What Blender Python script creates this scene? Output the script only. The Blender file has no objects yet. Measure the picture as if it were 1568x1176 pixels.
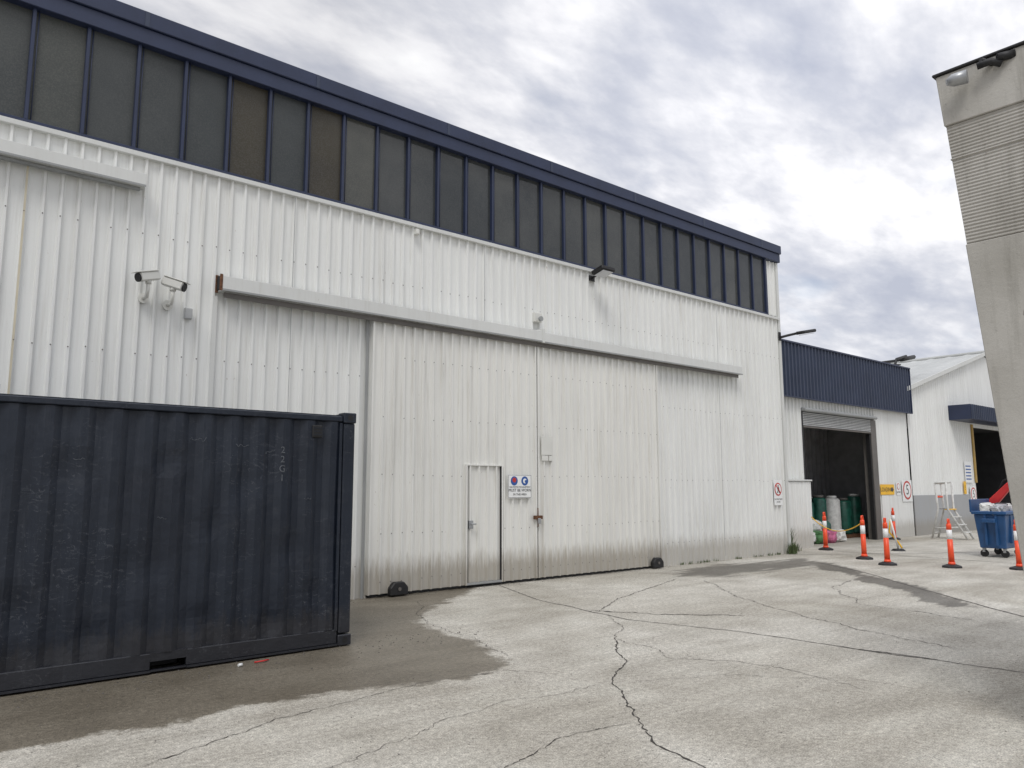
import bpy, bmesh, math, random
from mathutils import Vector, Matrix, noise
random.seed(7)
sc=bpy.context.scene
R=math.radians
# ---------------------------------------------------------------- materials
def newmat(name):
    m=bpy.data.materials.new(name);m.use_nodes=True
    nt=m.node_tree;b=nt.nodes["Principled BSDF"];return m,nt,b
def N(nt,t,**k):
    n=nt.nodes.new(t)
    for a,v in k.items():
        if a in n.inputs.keys(): n.inputs[a].default_value=v
        else: setattr(n,a,v)
    return n
def ramp(nt,fac,stops):
    r=nt.nodes.new("ShaderNodeValToRGB");e=r.color_ramp.elements
    while len(e)<len(stops): e.new(0.5)
    for i,(p,c) in enumerate(stops):
        e[i].position=p;e[i].color=(c[0],c[1],c[2],1) if not isinstance(c,(int,float)) else (c,c,c,1)
    nt.links.new(fac,r.inputs[0]);return r.outputs[0]
def mix(nt,f,a,b,mode='MIX'):
    m=nt.nodes.new("ShaderNodeMix");m.data_type='RGBA';m.blend_type=mode
    for s,v in((0,f),(6,a),(7,b)):
        if isinstance(v,bpy.types.NodeSocket): nt.links.new(v,m.inputs[s])
        elif isinstance(v,(int,float)): m.inputs[s].default_value=v if s==0 else (v,v,v,1)
        else: m.inputs[s].default_value=(*v,1)
    return m.outputs[2]
def math_(nt,op,a,b=0.0,clamp=False):
    m=nt.nodes.new("ShaderNodeMath");m.operation=op;m.use_clamp=clamp
    for s,v in((0,a),(1,b)):
        if isinstance(v,bpy.types.NodeSocket): nt.links.new(v,m.inputs[s])
        else: m.inputs[s].default_value=v
    return m.outputs[0]
def pos(nt,scale=(1,1,1)):
    g=nt.nodes.new("ShaderNodeNewGeometry");mp=nt.nodes.new("ShaderNodeMapping")
    mp.inputs["Scale"].default_value=scale;nt.links.new(g.outputs["Position"],mp.inputs[0]);return mp.outputs[0]
def noi(nt,vec,scale,detail=5,rough=.55,dist=0):
    n=N(nt,"ShaderNodeTexNoise",Scale=scale,Detail=detail,Roughness=rough,Distortion=dist)
    nt.links.new(vec,n.inputs["Vector"]);return n.outputs["Fac"]
def bump(nt,b,h,s=.3,d=.01):
    n=N(nt,"ShaderNodeBump",Strength=s,Distance=d);nt.links.new(h,n.inputs["Height"]);nt.links.new(n.outputs[0],b.inputs["Normal"])
def paint(name,col,rough=.5,var=.12,scale=3,metal=0,spec=.5):
    m,nt,b=newmat(name);p=pos(nt)
    f=noi(nt,p,scale,6)
    d=tuple(c*(1-var) for c in col);l=tuple(min(1,c*(1+var)) for c in col)
    nt.links.new(ramp(nt,f,[(.3,d),(.7,l)]),b.inputs["Base Color"])
    b.inputs["Roughness"].default_value=rough;b.inputs["Metallic"].default_value=metal
    b.inputs["Specular IOR Level"].default_value=spec
    return m
def wallpaint(name,col,dirt=(.33,.30,.24),streak=.38,base=.5,wash=.22):
    m,nt,b=newmat(name);q=pos(nt)
    s=noi(nt,pos(nt,(17,17,.55)),1.3,7,.65);big=noi(nt,pos(nt,(.9,.9,.35)),1,5)
    c=ramp(nt,big,[(.3,tuple(x*.92 for x in col)),(.7,col)])
    wide=noi(nt,pos(nt,(4.5,4.5,.16)),1.6,6,.6)
    c=mix(nt,math_(nt,'MULTIPLY',ramp(nt,wide,[(.48,0.0),(.74,1.0)]),wash),c,(.42,.40,.35))
    gate=ramp(nt,noi(nt,pos(nt,(1.3,1.3,.6)),1,4),[(.40,0.2),(.60,1.0)])
    fs=math_(nt,'MULTIPLY',ramp(nt,s,[(.5,0.0),(.78,1.0)]),gate)
    c=mix(nt,math_(nt,'MULTIPLY',fs,streak),c,dirt)
    sp=noi(nt,q,38,4,.7);c=mix(nt,math_(nt,'MULTIPLY',ramp(nt,sp,[(.62,0.0),(.75,1.0)]),.25),c,dirt)
    rs=math_(nt,'MULTIPLY',ramp(nt,noi(nt,pos(nt,(1,1,.4)),19,5,.6),[(.70,0.0),(.76,1.0)]),.5)
    c=mix(nt,rs,c,(.22,.13,.07))
    if base:
        g=nt.nodes.new("ShaderNodeNewGeometry");sx=nt.nodes.new("ShaderNodeSeparateXYZ");nt.links.new(g.outputs["Position"],sx.inputs[0])
        n2=noi(nt,pos(nt,(9,9,1.0)),2.5,7,.7)
        zz=math_(nt,'SUBTRACT',sx.outputs[2],math_(nt,'MULTIPLY',n2,.7))
        f=ramp(nt,zz,[(0.0,1.0),(.30,0.0)])
        c=mix(nt,math_(nt,'MULTIPLY',f,base),c,(.27,.235,.18))
    nt.links.new(c,b.inputs["Base Color"]);b.inputs["Roughness"].default_value=.5
    b.inputs["Specular IOR Level"].default_value=.35
    return m
M={}
M['white']=wallpaint("white_cladding",(.82,.83,.81))
M['door']=wallpaint("white_door_cladding",(.80,.80,.765),streak=.5,base=.65,wash=.18)
M['white2']=wallpaint("white_flashing",(.66,.67,.65),base=0,streak=.25,wash=.1)
M['offw']=paint("off_white_plastic",(.68,.68,.64),.4,.05)
M['navy']=paint("navy_paint",(.022,.032,.072),.45,.15,2)
M['navyrib']=paint("navy_cladding",(.036,.048,.084),.45,.12,2)
M['black']=paint("black_rubber",(.012,.012,.013),.6,.3,10)
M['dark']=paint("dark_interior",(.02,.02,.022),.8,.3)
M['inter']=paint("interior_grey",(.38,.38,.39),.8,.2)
M['metal']=paint("galvanised_metal",(.36,.37,.38),.4,.1,8,.6)
M['shut']=paint("shutter_grey",(.46,.47,.47),.5,.1,6)
M['grey']=paint("grey_paint",(.30,.31,.31),.6,.1,2)
M['dgrey']=paint("screw_grey",(.13,.12,.11),.6,.2,2)
M['dado']=wallpaint("grey_dado",(.38,.39,.40),streak=.4)
M['orange']=paint("orange_plastic",(.85,.085,.025),.4,.08)
M['refl']=paint("reflective_band",(.8,.8,.8),.3,.03)
M['yellow']=paint("yellow_paint",(.85,.48,.02),.5,.08)
M['ochre']=paint("ochre_jamb",(.40,.26,.07),.6,.2)
M['red']=paint("red_paint",(.55,.03,.03),.45,.15)
M['blue']=paint("blue_plastic",(.015,.070,.19),.4,.2,4)
M['signw']=paint("sign_white",(.82,.83,.82),.4,.03)
M['signb']=paint("sign_blue",(.02,.09,.33),.4,.03)
M['signk']=paint("sign_black",(.03,.03,.03),.4,.03)
M['signr']=paint("sign_red",(.5,.03,.02),.4,.03)
M['rust']=paint("rust",(.13,.06,.03),.9,.5,20)
M['green']=paint("green_wrap",(.012,.085,.06),.4,.5,6)
M['pink']=paint("pink_bag",(.42,.10,.2),.5,.4,9)
M['lime']=paint("green_bag",(.06,.16,.06),.5,.4,8)
M['bagw']=paint("white_bag",(.60,.60,.58),.5,.2,8)
M['grass']=paint("weed_green",(.07,.10,.035),.7,.4,20)
M['roof']=paint("roof_grey",(.42,.43,.42),.55,.12,1)
M['crack']=paint("crack_dark",(.045,.04,.035),.9,.4,30)
M['joint']=paint("joint_filler",(.115,.105,.095),.9,.5,12)
M['mark']=paint("faded_marking",(.10,.11,.125),.6,.5,30)
M['lens']=paint("lamp_glass",(.55,.56,.58),.15,.03)
M['cream']=paint("cream_stain",(.60,.55,.42),.6,.1)
def glass(name,c1,c2,rough):
    m,nt,b=newmat(name);q=pos(nt)
    f=noi(nt,q,1.1,7,.65);g=noi(nt,q,60,3,.7)
    c=ramp(nt,f,[(.3,c1),(.7,c2)]);c=mix(nt,math_(nt,'MULTIPLY',ramp(nt,g,[(.42,0.0),(.7,1.0)]),.35),c,(.12,.12,.115))
    oi=nt.nodes.new("ShaderNodeObjectInfo")
    c=mix(nt,1.0,c,ramp(nt,oi.outputs["Random"],[(0,(.80,.83,.85)),(.6,(1,1,1)),(.88,(1.2,1.18,1.12)),(1.0,(1.45,1.38,1.2))]),'MULTIPLY')
    nt.links.new(c,b.inputs["Base Color"])
    nt.links.new(math_(nt,'ADD',rough,math_(nt,'MULTIPLY',ramp(nt,noi(nt,q,2.5,5,.6),[(.4,0.0),(.7,1.0)]),.2)),b.inputs["Roughness"])
    b.inputs["Specular IOR Level"].default_value=.5
    bump(nt,b,noi(nt,q,1.6,3),.3,.03)
    return m
M['glass']=glass("window_glass",(.034,.039,.042),(.064,.068,.068),.06)
M['glass2']=glass("window_glass_brown",(.028,.022,.012),(.048,.040,.022),.35)
M['glass3']=glass("window_glass_sooty",(.032,.038,.040),(.052,.058,.058),.38)
m,nt,b=newmat("container_navy_paint");q=pos(nt)
c=ramp(nt,noi(nt,q,1.5,6,.6),[(.3,(.0068,.0108,.0205)),(.7,(.0120,.0182,.0310))])
streak=ramp(nt,noi(nt,pos(nt,(14,14,.9)),2.0,8,.7),[(.52,0.0),(.72,1.0)])
gate=ramp(nt,noi(nt,q,1.1,4),[(.42,0.05),(.62,1.0)])
c=mix(nt,math_(nt,'MULTIPLY',math_(nt,'MULTIPLY',streak,gate),.45),c,(.050,.057,.072))
sc1=ramp(nt,noi(nt,pos(nt,(3,3,6)),2.6,9,.75,2.2),[(.585,0.0),(.60,1.0),(.61,1.0),(.625,0.0)])
gate2=ramp(nt,noi(nt,pos(nt,(.9,.9,.9)),1.0,4),[(.48,0.0),(.58,1.0)])
c=mix(nt,math_(nt,'MULTIPLY',math_(nt,'MULTIPLY',sc1,gate2),.55),c,(.15,.16,.18))
bl=ramp(nt,noi(nt,pos(nt,(1.6,1.6,2.4)),2.2,7,.7,.8),[(.56,0.0),(.68,1.0)])
c=mix(nt,math_(nt,'MULTIPLY',bl,.35),c,(.038,.043,.054))
ru=ramp(nt,noi(nt,q,6,8,.7),[(.69,0.0),(.72,1.0)])
c=mix(nt,math_(nt,'MULTIPLY',ru,.6),c,(.06,.03,.018))
g=nt.nodes.new("ShaderNodeNewGeometry");sx=nt.nodes.new("ShaderNodeSeparateXYZ");nt.links.new(g.outputs["Position"],sx.inputs[0])
zz=math_(nt,'SUBTRACT',sx.outputs[2],math_(nt,'MULTIPLY',noi(nt,pos(nt,(6,6,2)),2,6,.7),.6))
c=mix(nt,math_(nt,'MULTIPLY',ramp(nt,zz,[(0.0,1.0),(.15,0.0)]),.3),c,(.05,.043,.036))
nt.links.new(c,b.inputs["Base Color"])
nt.links.new(math_(nt,'ADD',.32,math_(nt,'MULTIPLY',noi(nt,q,3,6,.7),.3)),b.inputs["Roughness"])
b.inputs["Specular IOR Level"].default_value=.45
bump(nt,b,noi(nt,q,2.6,5),.5,.04);M['cont']=m
m,nt,b=newmat("precast_concrete");q=pos(nt)
c=ramp(nt,noi(nt,q,1.4,7,.6),[(.3,(.36,.345,.31)),(.7,(.48,.465,.43))])
c=mix(nt,math_(nt,'MULTIPLY',ramp(nt,noi(nt,pos(nt,(6,6,.5)),1.6,6,.7),[(.5,0.0),(.8,1.0)]),.6),c,(.20,.19,.165))
c=mix(nt,math_(nt,'MULTIPLY',ramp(nt,noi(nt,q,28,5,.7),[(.62,0.0),(.7,1.0)]),.4),c,(.17,.16,.14))
nt.links.new(c,b.inputs["Base Color"]);b.inputs["Roughness"].default_value=.85
bump(nt,b,noi(nt,q,35,6,.7),.5,.008);M['conc']=m
m,nt,b=newmat("concrete_yard");q=pos(nt)
big=noi(nt,q,.28,6,.6,.6);mid=noi(nt,q,1.1,9,.62,.3);fine=noi(nt,q,22,6,.75);vf=noi(nt,q,90,3,.7)
sw=nt.nodes.new("ShaderNodeMapping");sw.inputs["Rotation"].default_value=(0,0,R(28));sw.inputs["Scale"].default_value=(.35,2.4,1);nt.links.new(q,sw.inputs[0])
swn=noi(nt,sw.outputs[0],1.2,8,.7,.3)
c=ramp(nt,big,[(.36,(.43,.41,.362)),(.64,(.60,.585,.54))])
c=mix(nt,.75,c,ramp(nt,mid,[(.28,(.60,.58,.54)),(.5,(.82,.80,.77)),(.70,(1.0,1.0,.98))]),'MULTIPLY')
c=mix(nt,.45,c,ramp(nt,swn,[(.32,(.58,.56,.52)),(.52,(.88,.87,.85)),(.7,(1.15,1.15,1.13))]),'MULTIPLY')
c=mix(nt,.6,c,ramp(nt,fine,[(.3,.16),(.55,.55),(.75,.96)]),'OVERLAY')
c=mix(nt,.55,c,ramp(nt,vf,[(.35,.13),(.65,.92)]),'OVERLAY')
vo=N(nt,"ShaderNodeTexVoronoi",Scale=26.0);nt.links.new(q,vo.inputs["Vector"])
pit=math_(nt,'MULTIPLY',ramp(nt,vo.outputs["Distance"],[(.14,1.0),(.22,0.0)]),ramp(nt,noi(nt,q,1.8,5),[(.46,0.0),(.58,1.0)]))
c=mix(nt,math_(nt,'MULTIPLY',pit,.6),c,(.12,.11,.10))
at=N(nt,"ShaderNodeAttribute",attribute_name="wet")
w=math_(nt,'ADD',at.outputs["Fac"],math_(nt,'MULTIPLY',math_(nt,'SUBTRACT',noi(nt,q,3.0,8,.72),.5),.9))
w=ramp(nt,w,[(.44,0.0),(.56,1.0)])
at2=N(nt,"ShaderNodeAttribute",attribute_name="stain")
w2=math_(nt,'ADD',at2.outputs["Fac"],math_(nt,'MULTIPLY',math_(nt,'SUBTRACT',noi(nt,sw.outputs[0],2.2,8,.72),.5),1.7))
w2=ramp(nt,w2,[(.42,0.0),(.66,1.0)])
c=mix(nt,math_(nt,'MULTIPLY',w,.92),c,mix(nt,1.0,c,(.33,.30,.255),'MULTIPLY'))
c=mix(nt,math_(nt,'MULTIPLY',w2,.85),c,mix(nt,1.0,c,(.22,.21,.195),'MULTIPLY'))
nt.links.new(c,b.inputs["Base Color"])
ro=math_(nt,'SUBTRACT',.8,math_(nt,'MULTIPLY',w,.36));ro=math_(nt,'SUBTRACT',ro,math_(nt,'MULTIPLY',w2,.25))
nt.links.new(ro,b.inputs["Roughness"]);b.inputs["Specular IOR Level"].default_value=.4
hh=math_(nt,'ADD',math_(nt,'MULTIPLY',fine,.7),math_(nt,'MULTIPLY',mid,2.0));hh=math_(nt,'SUBTRACT',hh,math_(nt,'MULTIPLY',pit,.5))
bump(nt,b,hh,.6,.012);M['ground']=m
# ---------------------------------------------------------------- mesh helpers
def empty(name,loc=(0,0,0)):
    e=bpy.data.objects.new(name,None);e.location=loc;sc.collection.objects.link(e);e.empty_display_size=.2;return e
def obj(name,V,F,mat,parent=None,smooth=False):
    me=bpy.data.meshes.new(name);me.from_pydata([tuple(v) for v in V],[],F);me.update()
    if mat: me.materials.append(M[mat] if isinstance(mat,str) else mat)
    if smooth:
        for p in me.polygons:p.use_smooth=True
    o=bpy.data.objects.new(name,me);sc.collection.objects.link(o)
    if parent:
        o.parent=parent;o.matrix_parent_inverse=Matrix.Translation(-Vector(parent.location))
    return o
def fixn(o,bev=0,seg=1):
    bm=bmesh.new();bm.from_mesh(o.data);bmesh.ops.recalc_face_normals(bm,faces=bm.faces)
    if bev: bmesh.ops.bevel(bm,geom=bm.edges[:],offset=bev,segments=seg,affect='EDGES',clamp_overlap=True)
    bm.to_mesh(o.data);bm.free();return o
def box(name,x0,x1,y0,y1,z0,z1,mat,parent=None,bev=0,rot=None):
    V=[(x,y,z) for z in(z0,z1) for y in(y0,y1) for x in(x0,x1)]
    if rot:
        c=Vector(((x0+x1)/2,(y0+y1)/2,(z0+z1)/2));V=[c+rot@(Vector(v)-c) for v in V]
    F=[(0,2,3,1),(4,5,7,6),(0,1,5,4),(2,6,7,3),(0,4,6,2),(1,3,7,5)]
    return fixn(obj(name,V,F,mat,parent),bev)
def prism(name,pts,axis,a0,a1,mat,parent=None,bev=0):
    f={'y':lambda p,a:(p[0],a,p[1]),'x':lambda p,a:(a,p[0],p[1]),'z':lambda p,a:(p[0],p[1],a)}[axis]
    n=len(pts);V=[f(p,a0) for p in pts]+[f(p,a1) for p in pts]
    F=[tuple(range(n))[::-1],tuple(range(n,2*n))]+[(i,(i+1)%n,n+(i+1)%n,n+i) for i in range(n)]
    return fixn(obj(name,V,F,mat,parent),bev)
def tube(name,pts,r,mat,parent=None,seg=10,radii=None,smooth=True):
    pts=[Vector(p) for p in pts];V=[];F=[];prev=None
    for i,p in enumerate(pts):
        t=(pts[min(i+1,len(pts)-1)]-pts[max(i-1,0)]).normalized()
        if prev is None:
            a=Vector((0,0,1)) if abs(t.z)<.9 else Vector((1,0,0));n=t.cross(a).normalized()
        else: n=(prev-t*prev.dot(t)).normalized()
        prev=n;bb=t.cross(n);rr=radii[i] if radii else r
        for k in range(seg):
            a=2*math.pi*k/seg;V.append(p+n*math.cos(a)*rr+bb*math.sin(a)*rr)
    for i in range(len(pts)-1):
        for k in range(seg):
            F.append((i*seg+k,i*seg+(k+1)%seg,(i+1)*seg+(k+1)%seg,(i+1)*seg+k))
    F.append(tuple(range(seg))[::-1]);F.append(tuple(range((len(pts)-1)*seg,len(pts)*seg)))
    o=obj(name,V,F,mat,parent)
    for pl in o.data.polygons: pl.use_smooth=smooth and len(pl.vertices)==4
    return fixn(o)
def disc(name,c,r,mat,parent,axis='y',th=.01,seg=24,r2=None):
    c=Vector(c);d={'y':Vector((0,-1,0)),'z':Vector((0,0,1)),'x':Vector((-1,0,0))}[axis]
    return tube(name,[c,c+d*th],r,mat,parent,seg,[r,r2 or r],False)
def text(name,s,loc,size,mat,parent,align='CENTER'):
    cu=bpy.data.curves.new(name,'FONT');cu.body=s;cu.size=size;cu.align_x=align;cu.align_y='CENTER';cu.extrude=.0005
    cu.materials.append(M[mat]);o=bpy.data.objects.new(name,cu);sc.collection.objects.link(o)
    o.location=loc;o.rotation_euler=(R(90),0,0)
    if parent:o.parent=parent;o.matrix_parent_inverse=Matrix.Translation(-Vector(parent.location))
    return o
def corr(name,x0,x1,z0,z1,y,mat,parent,pitch=.2,prof=((0,0),(.118,0),(.134,1),(.160,1),(.176,0)),depth=.046,zstep=.8,wob=.0014,topf=None,seed=0):
    """ribbed sheet facing -Y; ribs stand out towards -Y"""
    k=math.floor(x0/pitch)-1;pts=[]
    while k*pitch<x1+pitch:
        for a,b in prof: pts.append((k*pitch+a,b))
        k+=1
    def off(x):
        for (a,u),(b,v) in zip(pts,pts[1:]):
            if a<=x<=b: return u+(v-u)*(x-a)/(b-a) if b>a else u
        return 0
    xs=[(x0,off(x0))]+[p for p in pts if x0+.001<p[0]<x1-.001]+[(x1,off(x1))]
    nz=max(1,int((z1-z0)/zstep));V=[];F=[]
    for j in range(nz+1):
        for x,o in xs:
            zt=z1 if topf is None else topf(x)
            z=z0+(zt-z0)*j/nz
            wy=noise.noise(Vector((x*1.1+seed,z*.9,seed)))*wob*3+noise.noise(Vector((x*4,z*2,seed)))*wob
            V.append((x,y-o*depth+wy,z))
    n=len(xs)
    for j in range(nz):
        for i in range(n-1):
            F.append((j*n+i,j*n+i+1,(j+1)*n+i+1,(j+1)*n+i))
    return obj(name,V,F,mat,parent)
def screws(name,x0,x1,zs,y,parent,pitch=.2,off=.147,skip=1):
    V=[];F=[]
    k=math.ceil(x0/pitch)
    while k*pitch+off<x1:
        for z in zs:
            if random.random()<.12: continue
            x=k*pitch+off+random.uniform(-.004,.004);zz=z+random.uniform(-.015,.015);r=.0095
            b=len(V)
            for a in range(6): V.append((x+r*math.cos(a*math.pi/3),y-.004,zz+r*math.sin(a*math.pi/3)))
            V.append((x,y-.012,zz))
            for a in range(6): F.append((b+a,b+(a+1)%6,b+6))
        k+=skip
    return obj(name,V,F,'dgrey',parent)
# ---------------------------------------------------------------- ground
def seg_d(p,a,b):
    ax,ay=a;bx,by=b;dx,dy=bx-ax,by-ay;t=max(0,min(1,((p[0]-ax)*dx+(p[1]-ay)*dy)/(dx*dx+dy*dy+1e-9)))
    return math.hypot(p[0]-ax-t*dx,p[1]-ay-t*dy)
def inside(p,poly):
    c=False;j=len(poly)-1
    for i in range(len(poly)):
        if (poly[i][1]>p[1])!=(poly[j][1]>p[1]) and p[0]<(poly[j][0]-poly[i][0])*(p[1]-poly[i][1])/(poly[j][1]-poly[i][1])+poly[i][0]: c=not c
        j=i
    return c
def mask(p,poly,soft):
    d=min(seg_d(p,poly[i],poly[i-1]) for i in range(len(poly)))
    if not inside(p,poly): d=-d
    return max(0,min(1,.5+d/soft))
WET=[(9,11.3),(6.4,9.4),(5.7,8.6),(5.5,7.1),(5.15,6.1),(4.4,5.85),(3.7,6.1),(2.8,6.3),(2,6.25),(0.5,6.3),(-6,6.3),(-6,12),(9,12)]
ST=[(12.4,9.6),(13.2,8.9),(15.0,9.0),(16.2,8.7),(17.3,9.0),(18,10.3),(16.3,10.4),(14,10.7),(12.7,10.2)]
SL=[(17.1,9.2),(15.8,7.9),(13.9,5.9),(12.6,4.7)]
def fr(a,b,s):
    o=[];x=a
    while x<b-1e-6:o.append(x);x+=s
    return o
gx=[-3000,-400,-60,-20,-8]+fr(-4,20,.12)+fr(20,40,.6)+[40,60,200,1000,3000]
gy=[-3000,-400,-60,-15]+fr(-4,1,.5)+fr(1,12,.12)+fr(12,30,1.5)+[30,60,300,3000]
V=[];F=[];wet=[];stn=[]
for y in gy:
    for x in gx:
        V.append((x,y,0));p=(x,y)
        if -6<x<20 and 1<y<12.2:
            wet.append(mask(p,WET,.9))
            s=mask(p,ST,1.2)*.85
            d=min(seg_d(p,SL[i],SL[i+1]) for i in range(len(SL)-1))
            wd=.28+.25*noise.noise(Vector((x,y,3)))
            s=max(s,max(0,min(1,.5+(wd-d)/.5)))
            s=max(s,max(0,.50-abs(11.05-y)*1.3))
            stn.append(s)
        else: wet.append(0);stn.append(0)
n=len(gx)
for j in range(len(gy)-1):
    for i in range(n-1): F.append((j*n+i,j*n+i+1,(j+1)*n+i+1,(j+1)*n+i))
g=obj("ground",V,F,'ground')
for nm,arr in(("wet",wet),("stain",stn)):
    a=g.data.attributes.new(nm,'FLOAT','POINT');a.data.foreach_set("value",arr)
cracks=empty("ground_cracks")
def crack(name,pts,w,mat='crack',jit=.05,z=.004,seed=0,step=.03,wv=.75):
    P=[]
    for (ax,ay),(bx,by) in zip(pts,pts[1:]):
        L=math.hypot(bx-ax,by-ay);k=max(1,int(L/step))
        for i in range(k): P.append((ax+(bx-ax)*i/k,ay+(by-ay)*i/k))
    P.append(pts[-1]);Q=[]
    for i,(x,y) in enumerate(P):
        s=i*step
        Q.append((x+jit*(noise.noise(Vector((s*2,seed,1)))+.45*noise.noise(Vector((s*9,seed,5)))+.3*noise.noise(Vector((s*30,seed,5)))),y+jit*(noise.noise(Vector((s*2,seed,9)))+.45*noise.noise(Vector((s*9,seed,14)))+.3*noise.noise(Vector((s*30,seed,7))))))
    V=[];F=[]
    for i,(x,y) in enumerate(Q):
        a=Q[max(0,i-1)];b=Q[min(len(Q)-1,i+1)];dx,dy=b[0]-a[0],b[1]-a[1];l=math.hypot(dx,dy)+1e-9
        ww=w*max(.12,1-wv+wv*2.2*abs(noise.noise(Vector((i*.33,seed,4)))+.4*noise.noise(Vector((i*.07,seed,4)))))*min(1,(i+1)/8,(len(Q)-i)/8)
        V+= [(x-dy/l*ww/2,y+dx/l*ww/2,z),(x+dy/l*ww/2,y-dx/l*ww/2,z)]
        if i: F.append((2*i-2,2*i-1,2*i+1,2*i))
    obj(name,V,F,mat,cracks)
crack("crack_1",[(6.9,6.3),(6.3,5.7),(6.1,5.4),(5.3,4.9),(5.0,4.4),(4.6,4.0),(4.3,3.5),(4.2,3.1),(3.9,2.6)],.022,seed=1,jit=.06)
crack("crack_2",[(1.5,5.4),(2.6,5.8),(4.0,6.0),(4.9,5.9),(5.2,5.4)],.012,'crack',seed=2,jit=.07,z=.0042)
crack("crack_3",[(3.0,3.7),(3.3,3.9),(3.9,4.1),(4.6,4.0)],.010,seed=3)
crack("crack_4",[(6.9,10.3),(6.1,9.2),(5.8,8.5),(5.6,7.2),(5.3,6.3)],.012,seed=4,jit=.1)
crack("crack_5",[(8.0,7.4),(7.4,6.6),(6.9,6.3),(6.6,5.2),(7.0,4.3),(6.8,3.2)],.012,'joint',seed=5,jit=.12)
crack("crack_6",[(12.4,9.0),(11.0,7.4),(10.4,6.5),(9.6,4.8),(9.2,3.3)],.020,'joint',seed=6,jit=.1)
crack("crack_7",[(14.5,7.2),(13.0,6.8),(11.6,5.6),(11.3,3.9)],.018,'joint',seed=7,jit=.12)
crack("crack_8",[(8.15,7.9),(8.6,7.0),(9.4,6.2)],.045,seed=17,jit=.15)
crack("crack_9",[(8.36,4.35),(8.45,3.9),(8.5,3.35)],.06,seed=18,jit=.03)
crack("crack_10",[(5.3,4.9),(6.2,4.5),(6.9,3.8),(7.3,2.9)],.008,'joint',seed=19,jit=.1)
crack("crack_11",[(2.0,4.5),(2.8,4.7),(3.6,5.0),(4.4,5.0),(5.3,4.9)],.008,'joint',seed=20,jit=.1)
crack("joint_1",[(9.0,11.0),(8.3,9.2),(8.1,7.9),(7.95,7.0),(8.35,5.5),(8.4,4.0),(8.6,2.0)],.028,'joint',.03,seed=8,wv=.5)
crack("joint_2",[(17.2,9.3),(15.9,7.6),(14.3,6.0),(12.6,4.2),(11.2,2.6)],.045,'joint',.02,seed=9,wv=.4)
crack("joint_3",[(18.5,10.9),(22,8.5),(26,6.5),(34,3)],.05,'joint',.02,seed=10,wv=.4)
crack("joint_4",[(12.3,9.5),(9.3,8.4),(8.1,7.7)],.022,'joint',.05,seed=11)
crack("joint_5",[(20,2.0),(20.3,6),(20.6,11)],.05,'joint',.02,seed=12,wv=.4)
V=[];F=[]
for i in range(1100):
    if i<350: x=random.uniform(-1,6);y=random.gauss(7.7,.25)
    elif i<600: x=random.uniform(4,18);y=11-abs(random.gauss(0,.12))
    else: x=random.uniform(1,12);y=random.uniform(2,10)
    r=random.uniform(.002,.008) if i>600 else random.uniform(.003,.012);b=len(V)
    for a in range(4): V.append((x+r*math.cos(a*1.57+i),y+r*math.sin(a*1.57+i),.002))
    V.append((x,y,r*.9))
    F+=[(b+a,b+(a+1)%4,b+4) for a in range(4)]
obj("gravel_debris",V,F,'joint')
# ---------------------------------------------------------------- main warehouse
Y=11.13;XR=19.1
wh=empty("industrial_warehouse",(0,Y,0))
corr("wall_cladding",-14,XR-.06,-.1,6.33,Y,'white',wh,seed=1)
corr("wall_cladding_end",18.56,XR-.06,6.40,7.92,Y,'white',wh,seed=2)
box("corner_flashing",XR-.07,XR+.03,Y-.055,Y+.2,-.1,7.92,'white2',wh,.005)
box("shell",-14,XR,Y+.1,36,-.1,8.25,'grey',wh)
screws("cladding_screws",-12,19,(5.22,3.55,1.9,.5),Y-.046,wh)
box("stained_rib",1.335,1.359,Y-.051,Y-.045,2.5,5.8,'cream',wh)
for xx in(-2.1,.93,4.93,8.73,12.53,16.13): box("sheet_lap",xx+.004,xx+.010,Y-.050,Y-.02,.1,6.28,'grey',wh)
box("window_sill_flashing",-14,XR-.05,Y-.085,Y+.05,6.29,6.36,'white2',wh,.006)
box("window_sill",-14,18.56,Y-.06,Y+.05,6.363,6.41,'navy',wh,.005)
for i in range(-24,28):
    x=1.28+.638*i
    if x>18.45:break
    box("mullion",x-.022,x+.022,Y-.055,Y+.06,6.41,7.93,'navy',wh,.004)
    tube("glazing_clip",[(x+.055,Y-.02,6.42),(x+.055,Y-.02,7.93)],.007,'navy',wh,6)
    x1=x+.638
    gm='glass' if i>=7 else 'glass3'
    if i in(4,6): gm='glass2'
    t=random.uniform(-.006,.006);t2=random.uniform(-.012,.012)
    obj("window_pane",[(x+.02,Y+.01+t,6.40),(min(x1,18.5)-.02,Y+.01-t,6.40),(min(x1,18.5)-.02,Y+.01-t+t2,7.94),(x+.02,Y+.01+t+t2,7.94)],[(0,1,2,3)],gm,wh)
box("end_mullion",18.47,18.55,Y-.06,Y+.06,6.42,7.93,'navy',wh,.004)
box("roof_fascia_lower",-14,XR+.06,Y-.12,Y+.3,7.93,8.16,'navy',wh,.008)
box("roof_fascia_upper",-14,XR+.08,Y-.16,Y+.3,8.165,8.40,'navy',wh,.01)
for k in range(-4,8):
    box("fascia_joint_cover",k*2.6-.03,k*2.6+.03,Y-.166,Y-.161,8.17,8.39,'navyrib',wh)
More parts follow.
